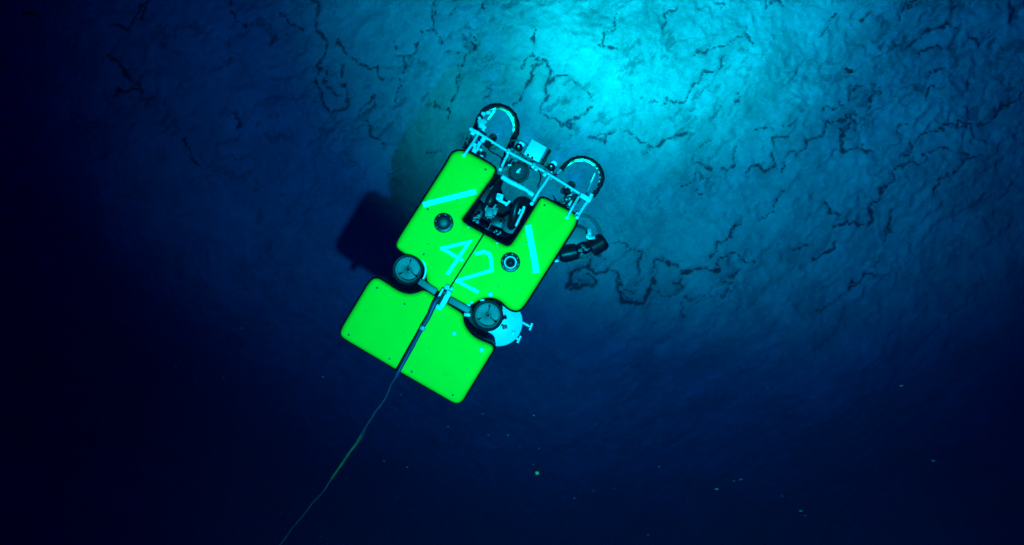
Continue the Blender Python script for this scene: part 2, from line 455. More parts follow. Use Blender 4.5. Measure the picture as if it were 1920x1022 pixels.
    tone = 1 + 0.55*(fbm(U*1.3+2, V*5.2+44, 5, 0.6)-0.5)*(0.35+0.65*right) + 0.45*(fbm(wx*7+21, wy*7+5, 4, 0.65)-0.5) + 0.16*(rng.random(X.shape)-0.5)
    a2 = me.attributes.new("tone", 'FLOAT', 'POINT'); a2.data.foreach_set("value", tone.reshape(-1).astype(np.float32))
    me.update(); me.validate()
    m = bpy.data.materials.new("silt_over_rock"); m.use_nodes = True
    nt = m.node_tree; b = nt.nodes["Principled BSDF"]; b.inputs["Roughness"].default_value = 0.95; b.inputs["Specular IOR Level"].default_value = 0.1
    tc = nt.nodes.new("ShaderNodeTexCoord")
    def noise(sc, det, rg):
        n = nt.nodes.new("ShaderNodeTexNoise"); n.inputs["Scale"].default_value = sc; n.inputs["Detail"].default_value = det; n.inputs["Roughness"].default_value = rg
        nt.links.new(tc.outputs["Object"], n.inputs["Vector"]); return n
    def mrange(src, a, b_, c_, d_):
        r = nt.nodes.new("ShaderNodeMapRange"); r.inputs[1].default_value = a; r.inputs[2].default_value = b_; r.inputs[3].default_value = c_; r.inputs[4].default_value = d_
        nt.links.new(src, r.inputs[0]); return r
    def math_(op, x, y):
        n = nt.nodes.new("ShaderNodeMath"); n.operation = op
        for i, v in enumerate((x, y)):
            if isinstance(v, (int, float)): n.inputs[i].default_value = v
            else: nt.links.new(v, n.inputs[i])
        return n
    nb = noise(1.6, 8, 0.62); nf_ = noise(52, 6, 0.72)
    cr = nt.nodes.new("ShaderNodeValToRGB"); nt.links.new(nb.outputs[0], cr.inputs[0])
    cr.color_ramp.elements[0].position = 0.30; cr.color_ramp.elements[0].color = (0.15, 0.145, 0.13, 1)
    cr.color_ramp.elements[1].position = 0.68; cr.color_ramp.elements[1].color = (0.22, 0.21, 0.185, 1)
    att = nt.nodes.new("ShaderNodeAttribute"); att.attribute_name = "rock"
    k = mrange(nf_.outputs[0], 0.3, 0.7, -0.17, 0.17)
    sm = math_('ADD', att.outputs["Fac"], k.outputs[0])
    fac = mrange(sm.outputs[0], 0.08, 0.80, 0.0, 0.92)
    # keep bare silt free of the breakup noise
    g = mrange(att.outputs["Fac"], 0.02, 0.30, 0.0, 1.0)
    f2 = math_('MULTIPLY', fac.outputs[0], g.outputs[0])
    mx = nt.nodes.new("ShaderNodeMix"); mx.data_type = 'RGBA'
    at2 = nt.nodes.new("ShaderNodeAttribute"); at2.attribute_name = "tone"
    mt = nt.nodes.new("ShaderNodeMix"); mt.data_type = 'RGBA'; mt.blend_type = 'MULTIPLY'; mt.inputs[0].default_value = 1
    nt.links.new(cr.outputs[0], mt.inputs[6]); nt.links.new(at2.outputs["Fac"], mt.inputs[7])
    nt.links.new(f2.outputs[0], mx.inputs[0]); nt.links.new(mt.outputs[2], mx.inputs[6]); mx.inputs[7].default_value = (0.018, 0.018, 0.02, 1)
    nt.links.new(mx.outputs[2], b.inputs["Base Color"])
    bp = nt.nodes.new("ShaderNodeBump"); bp.inputs["Strength"].default_value = 0.7; bp.inputs["Distance"].default_value = 0.025
    nb2 = noise(22, 8, 0.75)
    nt.links.new(nb2.outputs[0], bp.inputs["Height"]); nt.links.new(bp.outputs[0], b.inputs["Normal"])
    me.materials.append(m)
    o = bpy.data.objects.new("seabed", me); C.objects.link(o)
    o['kind'] = 'structure'
    return o

build_seabed()

# ------------------------------------------------------------------ the vehicle
rov = bpy.data.objects.new("underwater_robot", None); C.objects.link(rov)
rov.location = ORG; rov.rotation_euler = (0, 0, HEADING)
thing(rov, "bright yellow-green underwater robot marked 42 hovering above the seabed", "underwater robot")
rov_m = Matrix.Translation(ORG) @ Matrix.Rotation(HEADING, 4, 'Z')
V2 = lambda p: Vector((p.x, p.y, 0))

def outline(pts, it=3):
    """pts: (px,py) or (px,py,sharp) photo measurements -> smoothed closed outline in the vehicle frame"""
    return chaikin([V2(L(*p)) for p in pts], it)

FT = -0.30                       # underside of the floats
front_px = [(744,452),(752,438),(838,303),(846,287),(857,281),(872,282),(886,289),(916,305),(926,312),(929,319),(922,332),(876,396),(866,409),(867,414),(875,420),
  (936,454),(950,461),(957,459),(963,452),(972,438),(1008,380),(1013,372),(1018,370),(1026,373),(1050,386),(1072,397),(1081,405),(1082,415),(1077,426),
  (988,566),(978,579),(970,583),(960,582),(949,575),(941,566),(928,559),(914,558),(901,561),(889,569),(879,574),(868,571),(806,537),(800,529),(798,510),(793,496),(783,488),(756,474),(746,467),(742,460)]
def dense(px, step=7):
    out = []
    for i in range(len(px)):
        a, b = px[i], px[(i+1) % len(px)]
        n = max(1, int(math.hypot(a[0]-b[0], a[1]-b[1])/step))
        if n <= 2: out.append(a); continue
        out.append(a); out.append((a[0]+(b[0]-a[0])*0.12, a[1]+(b[1]-a[1])*0.12)); out.append((a[0]+(b[0]-a[0])*0.88, a[1]+(b[1]-a[1])*0.88))
    return out
rear_px = [(697,523),(688,534),(646,604),(639,617),(637,625),(640,632),(650,639),(760,704),(838,749),(850,756),(860,757),(868,751),(876,737),(918,668),(925,657),(925,650),(919,645),(903,639),(888,631),(876,618),(869,604),(868,592),(864,586),(856,581),
  (800,546),(792,544),(780,549),(765,551),(750,547),(738,540),(726,532),(712,523),(704,521)]

def float_block(name, px, r, smooth_it=2):
    bm = bmesh.new()
    top = slab(bm, outline(dense(px), smooth_it), 0.0, FT, r)
    return link(name, bm, 'foam', rov, angle=50)
front = float_block("front_float", front_px, 0.034)
rear = float_block("rear_float", rear_px, 0.032)
# added dark lip round each float, drawing a dark outline along its edges
def dark_lip(px):
    bm = bmesh.new()
    o = offset_poly(outline(dense(px), 2), -0.012)
    V = [[bm.verts.new((p.x, p.y, z)) for p in q] for (z, q) in ((-0.050, offset_poly(o, 0.006)), (-0.056, o), (FT - 0.002, o), (FT - 0.002, offset_poly(o, 0.03)))]
    n = len(o)
    for i in range(3):
        for k in range(n): bm.faces.new((V[i][k], V[i][(k+1) % n], V[i+1][(k+1) % n], V[i+1][k]))
    return bm
link("float_dark_edge", dark_lip(front_px), 'rubber', front); link("float_dark_edge", dark_lip(rear_px), 'rubber', rear)

def tape(name, parent, pts, wpx, z=0.003):
    bm = bmesh.new(); strip(bm, [L(*p) for p in pts], wpx*PX, z, 0.0035)
    return link(name, bm, 'tape', parent, smooth=False)
tape("white_stripe", front, [(793,384),(840,372),(893,359)], 10.5)
tape("white_stripe", front, [(990,422),(998,466),(1006,512)], 12)
bm = bmesh.new()
strip(bm, [L(*p) for p in [(838.5,515),(880,453.5),(825.5,466.5)]], 7.0*PX, 0.003, 0.0035)
strip(bm, [L(*p) for p in [(827.5,464.5),(868,489)]], 6.6*PX, 0.0055, 0.0020)
link("number_four", bm, 'tape', front, smooth=False)
bm = bmesh.new()
strip(bm, [L(*p) for p in [(890.5,476.5),(907,472),(917,475.5),(920.5,484),(922,507),(856,526.5),(897,548)]], 7.0*PX, 0.003, 0.0035)
link("number_two", bm, 'tape', front, smooth=False)

def bolt(parent, px, py, r=2.2, pale=False):
    bm = bmesh.new()
    c = L(px, py, 0)
    lathe(bm, [(0, 0.006), (r*PX*0.8, 0.006), (r*PX, 0.003), (r*PX, -0.004)], 12, c)
    o = link("bolt", bm, 'sealant' if pale else 'bolt', parent)
    if pale: o['label'] = "pale sealed bolt"
for p in [(910.5,318),(802,392),(1021,385),(794.5,477),(1022,386)][:4]: bolt(front, *p, 2.0)
for p in [(857,375),(802,458),(988,454),(934,537.5)]: bolt(front, *p, 1.0)
for p in [(878,426,2.2),(932,456,2.4),(919.5,552,4.8),(997,510,1.6)]: bolt(front, *p, True)
for p in [(707,540),(654,628),(730,673),(772,697),(849,741),(758.5,570)]: bolt(rear, *p, 2.0)
for p in [(685,582),(757,624),(804,652),(875,693)]: bolt(rear, *p, 0.8)
for p in [(852,625,4.2),(903,656,4.8)]: bolt(rear, *p, True)

# two lifting sockets let into the front float
def socket(px, py, white):
    c = L(px, py, 0); R = 18.5*PX
    bm = bmesh.new()
    lathe(bm, [(R*0.66, 0.016), (R*0.70, 0.020), (R*0.93, 0.018), (R, 0.010), (R, -0.01)], 40, c)
    lathe(bm, [(R*0.66, 0.016), (R*0.62, 0.004), (0, 0.004)], 40, c)
    s = link("socket", bm, 'dark', front)
    bm = bmesh.new()
    for k in range(8):
        a = k*math.pi/4 + 0.3
        lathe(bm, [(0, 0.004), (0.005, 0.003), (0.005, -0.002)], 8, c + Vector((R*0.83*math.cos(a), R*0.83*math.sin(a), 0.0195)))
    link_each("flange_screw", bm, 'mid' if white else 'dull', s)
    bm = bmesh.new()
    if white:
        lathe(bm, [(R*0.50, 0.022), (R*0.53, 0.026), (R*0.62, 0.026), (R*0.66, 0.021), (R*0.66, 0.002), (R*0.50, 0.002)], 40, c, closed=True)
        link("seal_ring", bm, 'white', s)
    else:
        lathe(bm, [(R*0.42, 0.008), (R*0.45, 0.012), (R*0.58, 0.012), (R*0.6, 0.008), (R*0.6, 0.002), (R*0.42, 0.002)], 40, c, closed=True)
        link("seal_ring", bm, 'black', s)
    bm = bmesh.new()
    lathe(bm, [(0, 0.015), (R*0.2, 0.014), (R*0.34, 0.010), (R*0.42, 0.003)], 32, c)
    link("socket_plug", bm, 'black' if white else 'dull', s)
socket(832, 418, False); socket(957, 492, True)

# two vertical thrusters
def thruster(px, py):
    zc = -0.015
    c = L(px, py, zc); R = 29.5*PX; ri = 23.6*PX
    bm = bmesh.new()
    lathe(bm, [(ri, 0.005), (ri+0.004, 0.016), (R-0.006, 0.018), (R, 0.008), (R-0.004, -0.16), (R-0.012, -0.21), (ri-0.004, -0.21), (ri-0.008, -0.08)], 48, c, closed=True)
    t = link("vertical_thruster", bm, 'black', rov)
    bm = bmesh.new()                    # pale inner liner, flaring cone
    lathe(bm, [(ri*0.995, 0.004), (ri*0.93, -0.02), (ri*0.89, -0.075), (ri*0.87, -0.17), (ri*0.84, -0.17), (ri*0.85, -0.075), (ri*0.90, -0.02)], 48, c, closed=True)
    link("duct_liner", bm, 'metal', t)
    bm = bmesh.new()
    for k in range(3):                  # broad overlapping blades
        a0 = k*2*math.pi/3 + 0.9
        rows = []
        for i in range(9):
            f = i/8; r = ri*(0.20+0.66*f); w = 1.02 - 0.10*f
            rows.append([bm.verts.new(c + Vector((r*math.cos(a0+w*(u-0.5)*2), r*math.sin(a0+w*(u-0.5)*2), -0.046 + 0.045*(u-0.5)*(1.2-0.5*f) - 0.035*f))) for u in np.linspace(0, 1, 9)])
        for i in range(8):
            for j in range(8): bm.faces.new((rows[i][j], rows[i+1][j], rows[i+1][j+1], rows[i][j+1]))
    link("propeller", bm, 'prop', t, angle=80)
    bm = bmesh.new()                    # pale fairing cone below the blades
    lathe(bm, [(4*PX, -0.050), (ri*0.45, -0.085), (ri*0.875, -0.150), (ri*0.875, -0.165), (4*PX, -0.165)], 40, c, closed=True)
    link("fairing_cone", bm, 'prop', t)
    bm = bmesh.new()
    lathe(bm, [(0, -0.015), (4.4*PX, -0.018), (5.4*PX, -0.03), (5.4*PX, -0.20), (0, -0.20)], 24, c)
    link("hub", bm, 'mid', t)
    bm = bmesh.new()
    lathe(bm, [(0, 0), (3.2*PX, -0.001), (3.4*PX, -0.01)], 20, c + Vector((0, 0, -0.008)))
    link("hub_cap", bm, 'black', t)
    bm = bmesh.new()
    for k in range(3):
        a = k*2*math.pi/3 + 2.0
        tube(bm, [c + Vector((7*PX*math.cos(a), 7*PX*math.sin(a), -0.16)), c + Vector(((ri+0.002)*math.cos(a), (ri+0.002)*math.sin(a), -0.16))], 0.008, 8)
    link_each("motor_strut", bm, 'black', t)
    return t, c
TL, cL = thruster(765, 506)
TR_, cR = thruster(914.5, 592)
# clamp plates of the starboard thruster
bm = bmesh.new()
box(bm, L(878, 572, -0.02), (0.030, 0.016, 0.03), 0.5); box(bm, L(884, 566, -0.015), (0.020, 0.020, 0.02), 0.2); box(bm, L(876, 590, -0.03), (0.042, 0.022, 0.03), 0.45)
box(bm, L(904, 562.5, -0.012), (0.030, 0.012, 0.012), 0.6); box(bm, L(872, 578, -0.01), (0.022, 0.012, 0.02), 0.1)
link_each("clamp", bm, 'metal', TR_)
bm = bmesh.new()
box(bm, L(946, 613, -0.03), (0.016, 0.034, 0.02), -0.2); tube(bm, [L(940, 609, -0.03), L(951, 615, -0.03)], 0.008)
link("cable_gland", bm, 'dark', TR_)
bm = bmesh.new()
n = 14                                     # pale strip standing in for the highlight on the float's lit cut wall
inner = []
for k in range(n):
    a = math.radians(-18 + 78*k/(n-1)) + 0.05
    inner.append(Vector((cL.x + 32.0*PX*math.cos(a+0.25), cL.y + 32.0*PX*math.sin(a+0.25), 0)))
vs = []
for p in inner:
    d = Vector((p.x-cL.x, p.y-cL.y, 0)).normalized()
    vs.append([bm.verts.new((p.x, p.y, -0.004)), bm.verts.new((p.x+d.x*0.010, p.y+d.y*0.010, -0.004)), bm.verts.new((p.x+d.x*0.010, p.y+d.y*0.010, -0.16)), bm.verts.new((p.x, p.y, -0.16))])
for i in range(n-1):
    for j in range(4): bm.faces.new((vs[i][j], vs[i][(j+1) % 4], vs[i+1][(j+1) % 4], vs[i+1][j]))
bm.faces.new(vs[0]); bm.faces.new(vs[-1][::-1])
link("wall_highlight", bm, 'white', TL)

# cross strut joining the thrusters, and shadow gap floor
bm = bmesh.new()
for (p, q, w) in [((786,527),(818,548),0.040), ((843,562),(881,583),0.040)]:
    A, B = L(*p, 0.012), L(*q, 0.012)
    d = (B-A); ang = math.atan2(d.y, d.x)
    box(bm, (A+B)/2, (d.length, w, 0.03), ang, 0.006)
link_each("thruster_strut", bm, 'dull', rov)
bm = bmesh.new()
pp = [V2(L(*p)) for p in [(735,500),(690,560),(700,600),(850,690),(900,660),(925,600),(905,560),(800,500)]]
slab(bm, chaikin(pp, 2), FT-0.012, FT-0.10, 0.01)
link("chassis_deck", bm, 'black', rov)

# tether termination
bm = bmesh.new()
A, B = L(840, 543, 0.02), L(823, 574, 0.02)
d = B-A; ang = math.atan2(d.y, d.x)
mid = (A+B)/2; side = Vector((-d.y, d.x, 0)).normalized()
box(bm, mid + side*0.016 + Vector((0,0,0.008)), (0.118, 0.036, 0.055), ang, 0.012)
box(bm, mid - side*0.028 + Vector((0.0,0,0.0)) - d*0.12, (0.075, 0.014, 0.05), ang, 0.005)
tm = link("cable_termination", bm, 'white', rov)
bm = bmesh.new()
box(bm, mid - side*0.010 + Vector((0,0,0.02)), (0.095, 0.016, 0.07), ang, 0.006); 
link("clamp_plate", bm, 'black', tm)
bm = bmesh.new()
box(bm, A - d*0.08 + Vector((0,0,-0.01)), (0.036, 0.052, 0.03), ang, 0.008); box(bm, B + d*0.06 + Vector((0,0,-0.012)), (0.030, 0.050, 0.02), ang, 0.006)
link_each("anchor_block", bm, 'sealant', tm)
bm = bmesh.new()
lathe(bm, [(0,0.004),(0.008,0.004),(0.010,0),(0.010,-0.03)], 14, A + d*0.22 - side*0.004 + Vector((0,0,0.06)))
link("pin", bm, 'olive', tm)
bm = bmesh.new()
tube(bm, catmull([L(909,434,-0.05), L(906,441,0.012), L(880,482,0.010), L(858,517,0.012), L(843,541,0.03)], 5), 0.0042, 8)
link("lanyard", bm, 'cord', rov)

# equipment well between the forward arms
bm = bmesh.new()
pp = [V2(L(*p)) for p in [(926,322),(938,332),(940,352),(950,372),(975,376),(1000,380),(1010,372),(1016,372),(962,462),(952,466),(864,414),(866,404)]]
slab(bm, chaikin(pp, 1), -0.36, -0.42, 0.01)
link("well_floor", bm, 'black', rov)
bm = bmesh.new()
tube(bm, catmull([L(905,398,-0.30), L(917,380,-0.22), L(929,352,-0.24), L(936,335,-0.3)], 5), 0.034, 12)
tube(bm, catmull([L(953,440,-0.3), L(962,412,-0.2), L(968,384,-0.18), L(980,376,-0.20), L(990,382,-0.25), L(992,396,-0.33)], 6), 0.030, 12)
tube(bm, catmull([L(885,412,-0.25), L(910,428,-0.2), L(945,446,-0.25)], 5), 0.022, 12)
lathe(bm, [(0, 0.0), (0.055, -0.004), (0.06, -0.02), (0.06, -0.12)], 28, L(915, 366, -0.2))
lathe(bm, [(0, 0.0), (0.06, -0.004), (0.066, -0.02), (0.066, -0.12)], 28, L(958, 420, -0.22))
box(bm, L(932, 416, -0.28), (0.10, 0.07, 0.12), 0.2, 0.01); box(bm, L(898, 400, -0.3), (0.06, 0.12, 0.12), 0.0, 0.01)
link_each("well_equipment", bm, 'dark', rov)
bm = bmesh.new()
box(bm, L(937, 369, -0.14), (0.046, 0.040, 0.04), 0.25, 0.008); box(bm, L(943, 379, -0.15), (0.060, 0.018, 0.03), 0.1, 0.005); box(bm, L(952, 381, -0.15), (0.016, 0.044, 0.03), -0.25, 0.005)
lathe(bm, [(0, 0.018), (0.013, 0.016), (0.015, 0.0), (0.015, -0.03)], 16, L(934, 372, -0.12))
link("white_valve", bm, 'white', rov)
bm = bmesh.new()
box(bm, L(917, 398, -0.16), (0.050, 0.060, 0.03), 0.45, 0.006); box(bm, L(912, 390, -0.155), (0.014, 0.036, 0.03), 0.05, 0.004); box(bm, L(927, 388, -0.16), (0.014, 0.04, 0.03), -0.1, 0.004)
box(bm, L(928, 396, -0.18), (0.03, 0.05, 0.02), 0.2, 0.004)
link("fork_bracket", bm, 'mid', rov)
bm = bmesh.new()
tube(bm, [L(983, 387, -0.13), L(979, 400, -0.13)], 0.010, 10); tube(bm, [L(979, 399, -0.12), L(967, 424, -0.12)], 0.0085, 10); tube(bm, [L(976, 392, -0.13), L(972, 402, -0.13)], 0.006, 8)
link("lever_arm", bm, 'white', rov)
bm = bmesh.new()
for (x, y, a, b, r) in [(893,408,.04,.012,.7),(898,404,.02,.014,.2),(889,413,.02,.010,.8),(895,416,.02,.02,.3),(914,408,.012,.01,0),(918,408,.034,.010,.4),(925,406,.012,.014,.3),(939,419,.013,.013,.4),(927,435,.012,.012,.2),(934,439,.02,.012,.8),(931,433,.016,.012,-.4),(938,436,.012,.018,.2),(882,394,.006,.05,-.03),(922,352,.006,.03,-.1),(884,388,.005,.03,0),(918,424,.006,.045,0.02)]:
    box(bm, L(x, y, -0.14), (a, b, 0.015), r, 0.003)
link_each("fitting", bm, 'mid', rov)

# white cross bar with the camera dome ahead of it
bm = bmesh.new()
A, B = L(942, 332, -0.1), L(1000, 364, -0.1)
tube(bm, catmull([L(941,331,-0.1), L(955,340,-0.1), L(972,348.5,-0.1), L(985,355,-0.1), L(993,361,-0.1), L(1000,366,-0.1)], 4), [0.017]*4+[0.0165]*4+[0.0155]*4+[0.012]*4+[0.017]*4+[0.017], 12)
link("cross_bar", bm, 'whitem', rov)
bm = bmesh.new()
c = L(972, 321, -0.12)
lathe(bm, [(0, 0.062)] + [(0.062*math.sin(a), 0.062*math.cos(a)) for a in np.linspace(0.12, 1.57, 12)] + [(0.062, -0.05), (0.05, -0.09), (0, -0.09)], 36, c)
dome = link("camera_dome", bm, mat('smoked_dome', (0.05, 0.065, 0.07), 0.22, var=0.35, vscale=14), rov)
bm = bmesh.new()
lathe(bm, [(0.0, 0.008), (0.004, 0.006), (0.012, -0.02), (0.014, -0.03), (0, -0.03)], 16, c + Vector((0.004, 0.012, 0.062)), axis=(0.25, 0.9, 0.55))

link("dome_highlight", bm, 'white', dome)  # white cone stands in for the highlight on the dome
bm = bmesh.new()
lathe(bm, [(0.064, -0.03), (0.071, -0.03), (0.071, -0.08), (0.064, -0.08)], 36, c, closed=True)
link("dome_collar", bm, 'dark', dome)

# tubular front frame
def bar(bm, pts, z, r, seg=10): tube(bm, [L(*p, z) if len(p) == 2 else L(*p) for p in pts], r, seg)
ZF = -0.06
bm = bmesh.new()
bar(bm, [(897,249),(925,267),(957,287)], ZF, 0.0085); bar(bm, [(957,287),(1000,310),(1030,327),(1087,363)], ZF, 0.0085)
rail = link("front_rail", bm, 'whitem', rov)
bm = bmesh.new()
for p in [(953,284),(1000,311),(1006,316),(1022,326)]: box(bm, L(*p, ZF), (0.024, 0.034, 0.034), 0, 0.005)
link_each("rail_clamp", bm, 'metal', rail)
def post(pts, r=0.0085, m='whitem'):
    bm = bmesh.new(); bar(bm, pts, 0.012, r)
    lathe(bm, [(0, 0.004), (0.011, 0.003), (0.011, -0.01)], 12, L(*pts[-1][:2], 0.016))
    return link("frame_post", bm, m, rov)
post([(896,252,-0.05),(884,272,0.01),(870,291,0.012)]); post([(1031,330,-0.05),(1010,360,-0.02),(997,382,-0.02)]); post([(1085,369,-0.05),(1074,388,0.01),(1063,408,0.012)])
post([(952,290,-0.06),(945,303,-0.05),(938,318,-0.05)], 0.009); post([(1105,373,-0.05),(1093,390,-0.04),(1082,408,-0.03)], 0.009)
bm = bmesh.new()
box(bm, L(1098, 371, -0.05), (0.075, 0.030, 0.02), 0.03, 0.004); box(bm, L(1081, 404, -0.04), (0.022, 0.045, 0.02), 0.0, 0.004); box(bm, L(1107, 370, -0.06), (0.022, 0.05, 0.02), 0.1, 0.004)
link_each("corner_bracket", bm, 'whitem', rov)
bm = bmesh.new()
box(bm, L(890, 246, -0.05), (0.07, 0.020, 0.02), 0.1, 0.004); box(bm, L(887, 249, -0.05), (0.028, 0.030, 0.03), 0.1, 0.004)
link_each("corner_bracket", bm, 'whitem', rov)

# padded bumper hoops, wrapped in black with scraps of white tape showing on the inner edge
def hoop(pts, wraps, rods, z=-0.2, r=0.016):
    path = catmull([L(*p, z) for p in pts], 6)
    n = len(path)
    rs = [r*(1.0 + 0.16*math.sin(i*1.7)*math.sin(i*0.53)) for i in range(n)]
    bm = bmesh.new(); tube(bm, path, rs, 12)
    h = link("bumper_hoop", bm, 'rubber', rov)
    cen = sum(path, Vector())/n
    rr = random.Random(3)
    bm = bmesh.new()
    for (f0, f1) in wraps:
        i0, i1 = int(f0*(n-1)), max(int(f0*(n-1))+1, int(f1*(n-1)))
        seg = []
        for i in range(i0, min(i1, n-1)+1):
            p = path[i]; d = (cen-p); d.z = 0; d.normalize()
            seg.append(p + d*(r*0.72) + Vector((0, 0, r*0.35)))
        tube(bm, seg, [r*(0.22+0.30*rr.random()) for _ in seg], 8)
    link_each("tape_scrap", bm, 'white', h)
    bm = bmesh.new()
    for (p, q, w) in rods: tube(bm, [L(*p, z), L(*q, z)], w, 8)
    link_each("stay_rod", bm, 'metal', h)
    return h
left_hoop = hoop([(890,246),(894,236),(900,219),(912,205),(928,199),(946,202),(960,212),(968,229),(968,248),(963,260),(957,274),(950,288),(942,312)],
     [(0.19,0.24),(0.27,0.34),(0.46,0.58),(0.60,0.62),(0.64,0.68)], [((928,207),(914,225),0.004)], r=0.0195)
right_hoop = hoop([(1052,318),(1063,307),(1076,299),(1089,296.5),(1103,299),(1117,307),(1126,320),(1129,333),(1126,345),(1118,359),(1111,368)],
     [(0.05,0.15),(0.2,0.32),(0.38,0.50),(0.54,0.58),(0.61,0.66),(0.70,0.74),(0.78,0.80),(0.86,0.90)], [((1052,318),(1032,337),0.007),((1116,325),(1098,368),0.0035)])
bm = bmesh.new()
rr = random.Random(5)
for (x, y, s) in [(902,234,.036),(905,229,.03),(900,239,.03),(907,238,.028),(904,246,.03),(905,252,.026),(910,228,.02),(898,226,.016),(906,213,.022),(916,211,.024),(899,222,.018),(909,254,.022),(901,229,.03)]:
    box(bm, L(x, y, -0.19 + rr.random()*0.03), (s*1.2, s, s*0.6), rr.random()*3, s*0.25, (rr.random()*0.8, 'X'))
link("tape_bundle", bm, 'white', left_hoop)

# white instrument box and small lamps on the rail
bm = bmesh.new()
box(bm, L(1003.5, 283.5, -0.08), (0.108, 0.108, 0.05), 0.03, 0.004)
sb = link("instrument_box", bm, 'white', rov)
bm = bmesh.new()
box(bm, L(1024, 294, -0.085), (0.022, 0.098, 0.045), 0.03, 0.004)
link("dark_side", bm, 'black', sb)  # black slab along the box's starboard side
bm = bmesh.new()
for p in [(990,291),(998,296)]: lathe(bm, [(0, 0.004), (0.008, 0.003), (0.008, -0.01)], 12, L(*p, -0.053))
link_each("port_plug", bm, 'black', sb)
def small_lamp(px, py, r=8):
    c = L(px, py, -0.06); R = r*PX
    bm = bmesh.new()
    lathe(bm, [(0, R*0.95)] + [(R*math.sin(a), R*0.95*math.cos(a)) for a in np.linspace(0.2, 1.57, 8)] + [(R, -0.06), (0, -0.06)], 24, c)
    o = link("lamp_housing", bm, 'dark', rov)
    bm = bmesh.new(); lathe(bm, [(0, 0.004), (0.006, 0.003), (0.007, -0.006)], 10, c + Vector((-0.003, 0.004, R*0.95)))
    link("indicator", bm, 'white', o)
    bm = bmesh.new()
    box(bm, c + Vector((-0.004, -0.035, -0.01)), (0.020, 0.05, 0.02), 0.15, 0.004)
    link("lamp_bracket", bm, 'dull', o)
    ax = Vector((0.05, 0.57, -1)).normalized()
    w = rov_m @ (c + ax*0.085); a = rov_m.to_3x3() @ ax
    spot("narrow_lamp_light", w, w + a, HW_NARROW, CONE_NARROW, 1.0, 0.02, HEAD)
    bm = bmesh.new(); lathe(bm, [(0, 0.0), (R*0.7, 0.0)], 20, c + ax*0.066, axis=ax); link("lamp_glass", bm, 'lamp', o)
small_lamp(972.5, 276.5); small_lamp(1033.5, 313.5)
# forward lamps hanging below the rail: drum housings, lit face down and forward
def headlamp(px, py):
    z = -0.13; c = L(px, py, z); R = 0.027
    ax = Vector((0.02, 0.70, -1)).normalized()
    bm = bmesh.new()
    lathe(bm, [(0, -0.10), (R*0.7, -0.095), (R, -0.07), (R, 0.03), (R*0.88, 0.03), (R*0.86, 0.02), (0, 0.02)], 28, c, axis=ax)
    o = link("headlamp", bm, 'dark', rov)
    bm = bmesh.new(); lathe(bm, [(0, 0.024), (R*0.8, 0.022)], 24, c, axis=ax)
    link("lamp_glass", bm, 'lamp', o)
    bm = bmesh.new(); box(bm, c + Vector((0.0, -0.02, 0.06)), (0.05, 0.02, 0.02), 0, 0.003)
    link("lamp_bracket", bm, 'metal', o)
    # the lamp's own light
    w = rov_m @ (c + ax*0.05); a = rov_m.to_3x3() @ ax
    spot("headlamp_light", w, w + a, HW_WIDE, CONE_WIDE, 1.0, 0.03, HEAD_WIDE)
headlamp(922, 261); headlamp(1069, 350)

# clutter at the two forward corners
bm = bmesh.new()
for (x, y, a, b, r) in [(890,282,.03,.05,.1),(897,274,.022,.06,.1),(888,289,.045,.02,.2),(901,294,.035,.025,.1),(905,264,.03,.02,.3),(914,267,.03,.018,.1)]:
    box(bm, L(x, y, -0.10), (a, b, 0.03), r, 0.005)
lathe(bm, [(0, 0.02), (0.016, 0.016), (0.018, -0.02)], 14, L(908, 258, -0.1))
vb = link("valve_block", bm, 'white', rov)
bm = bmesh.new()
for (x, y, a, b, r) in [(893,276,.05,.07,.1),(901,266,.04,.04,.1),(884,284,.03,.03,.1),(889,285,.025,.025,.1)]: box(bm, L(x, y, -0.125), (a, b, 0.03), r, 0.005)
link("valve_body", bm, 'bluepl', vb)
bm = bmesh.new()
for (x, y, r) in [(904,262,.03),(900,293,.022),(906,289,.02),(911,304,.011),(902,300,.014),(895,296,.012)]: lathe(bm, [(0, 0.01), (r*.9, 0.008), (r, 0), (r, -0.05)], 18, L(x, y, -0.135))
link_each("valve_cap", bm, 'black', vb)
bm = bmesh.new()
tube(bm, catmull([L(915,270,-0.16), L(924,275,-0.16), L(928,273,-0.16), L(920,268,-0.2)], 5), 0.02, 10)
link("hose_stub", bm, 'olive', vb)
for (x, y, rx, z) in [(873,256,7,-0.10),(870,270,7,-0.12),(876,263,9,-0.15)]:
    bm = bmesh.new(); c = L(x, y, z)
    tube(bm, [c + Vector((rx*PX*math.cos(a), rx*1.1*PX*math.sin(a), 0.01*math.sin(a*2))) for a in np.linspace(0, 2*math.pi, 28, endpoint=False)], 0.0045, 8, closed=True)
    link("cable_loop", bm, 'dull', rov)
bm = bmesh.new()
for (x, y, a, b) in [(876,266,.03,.05),(873,275,.03,.03),(881,258,.02,.03)]: box(bm, L(x, y, -0.14), (a, b, 0.05), 0.1, 0.006)
link_each("connector", bm, 'black', rov)
bm = bmesh.new()
for (x, y, a, b, r) in [(1062,361,.030,.020,.1),(1068,366,.03,.022,.1),(1072,380,.04,.05,.2),(1082,398,.02,.02,0),(1066,392,.014,.014,0)]: box(bm, L(x, y, -0.11), (a, b, 0.03), r, 0.006)
cp = link("corner_pump", bm, 'metal', rov)
bm = bmesh.new()
lathe(bm, [(0, 0.01), (0.028, 0.008), (0.03, -0.01), (0.03, -0.09)], 22, L(1080, 372, -0.09)); lathe(bm, [(0, 0.01), (0.018, 0.008), (0.02, -0.01), (0.02, -0.06)], 22, L(1057, 357, -0.1))
for p in [(1040,380),(1048,387),(1056,390),(1064,396)]: box(bm, L(*p, -0.14), (0.03, 0.025, 0.04), 0.2, 0.006)
link("pump_motor", bm, 'black', cp)
bm = bmesh.new()
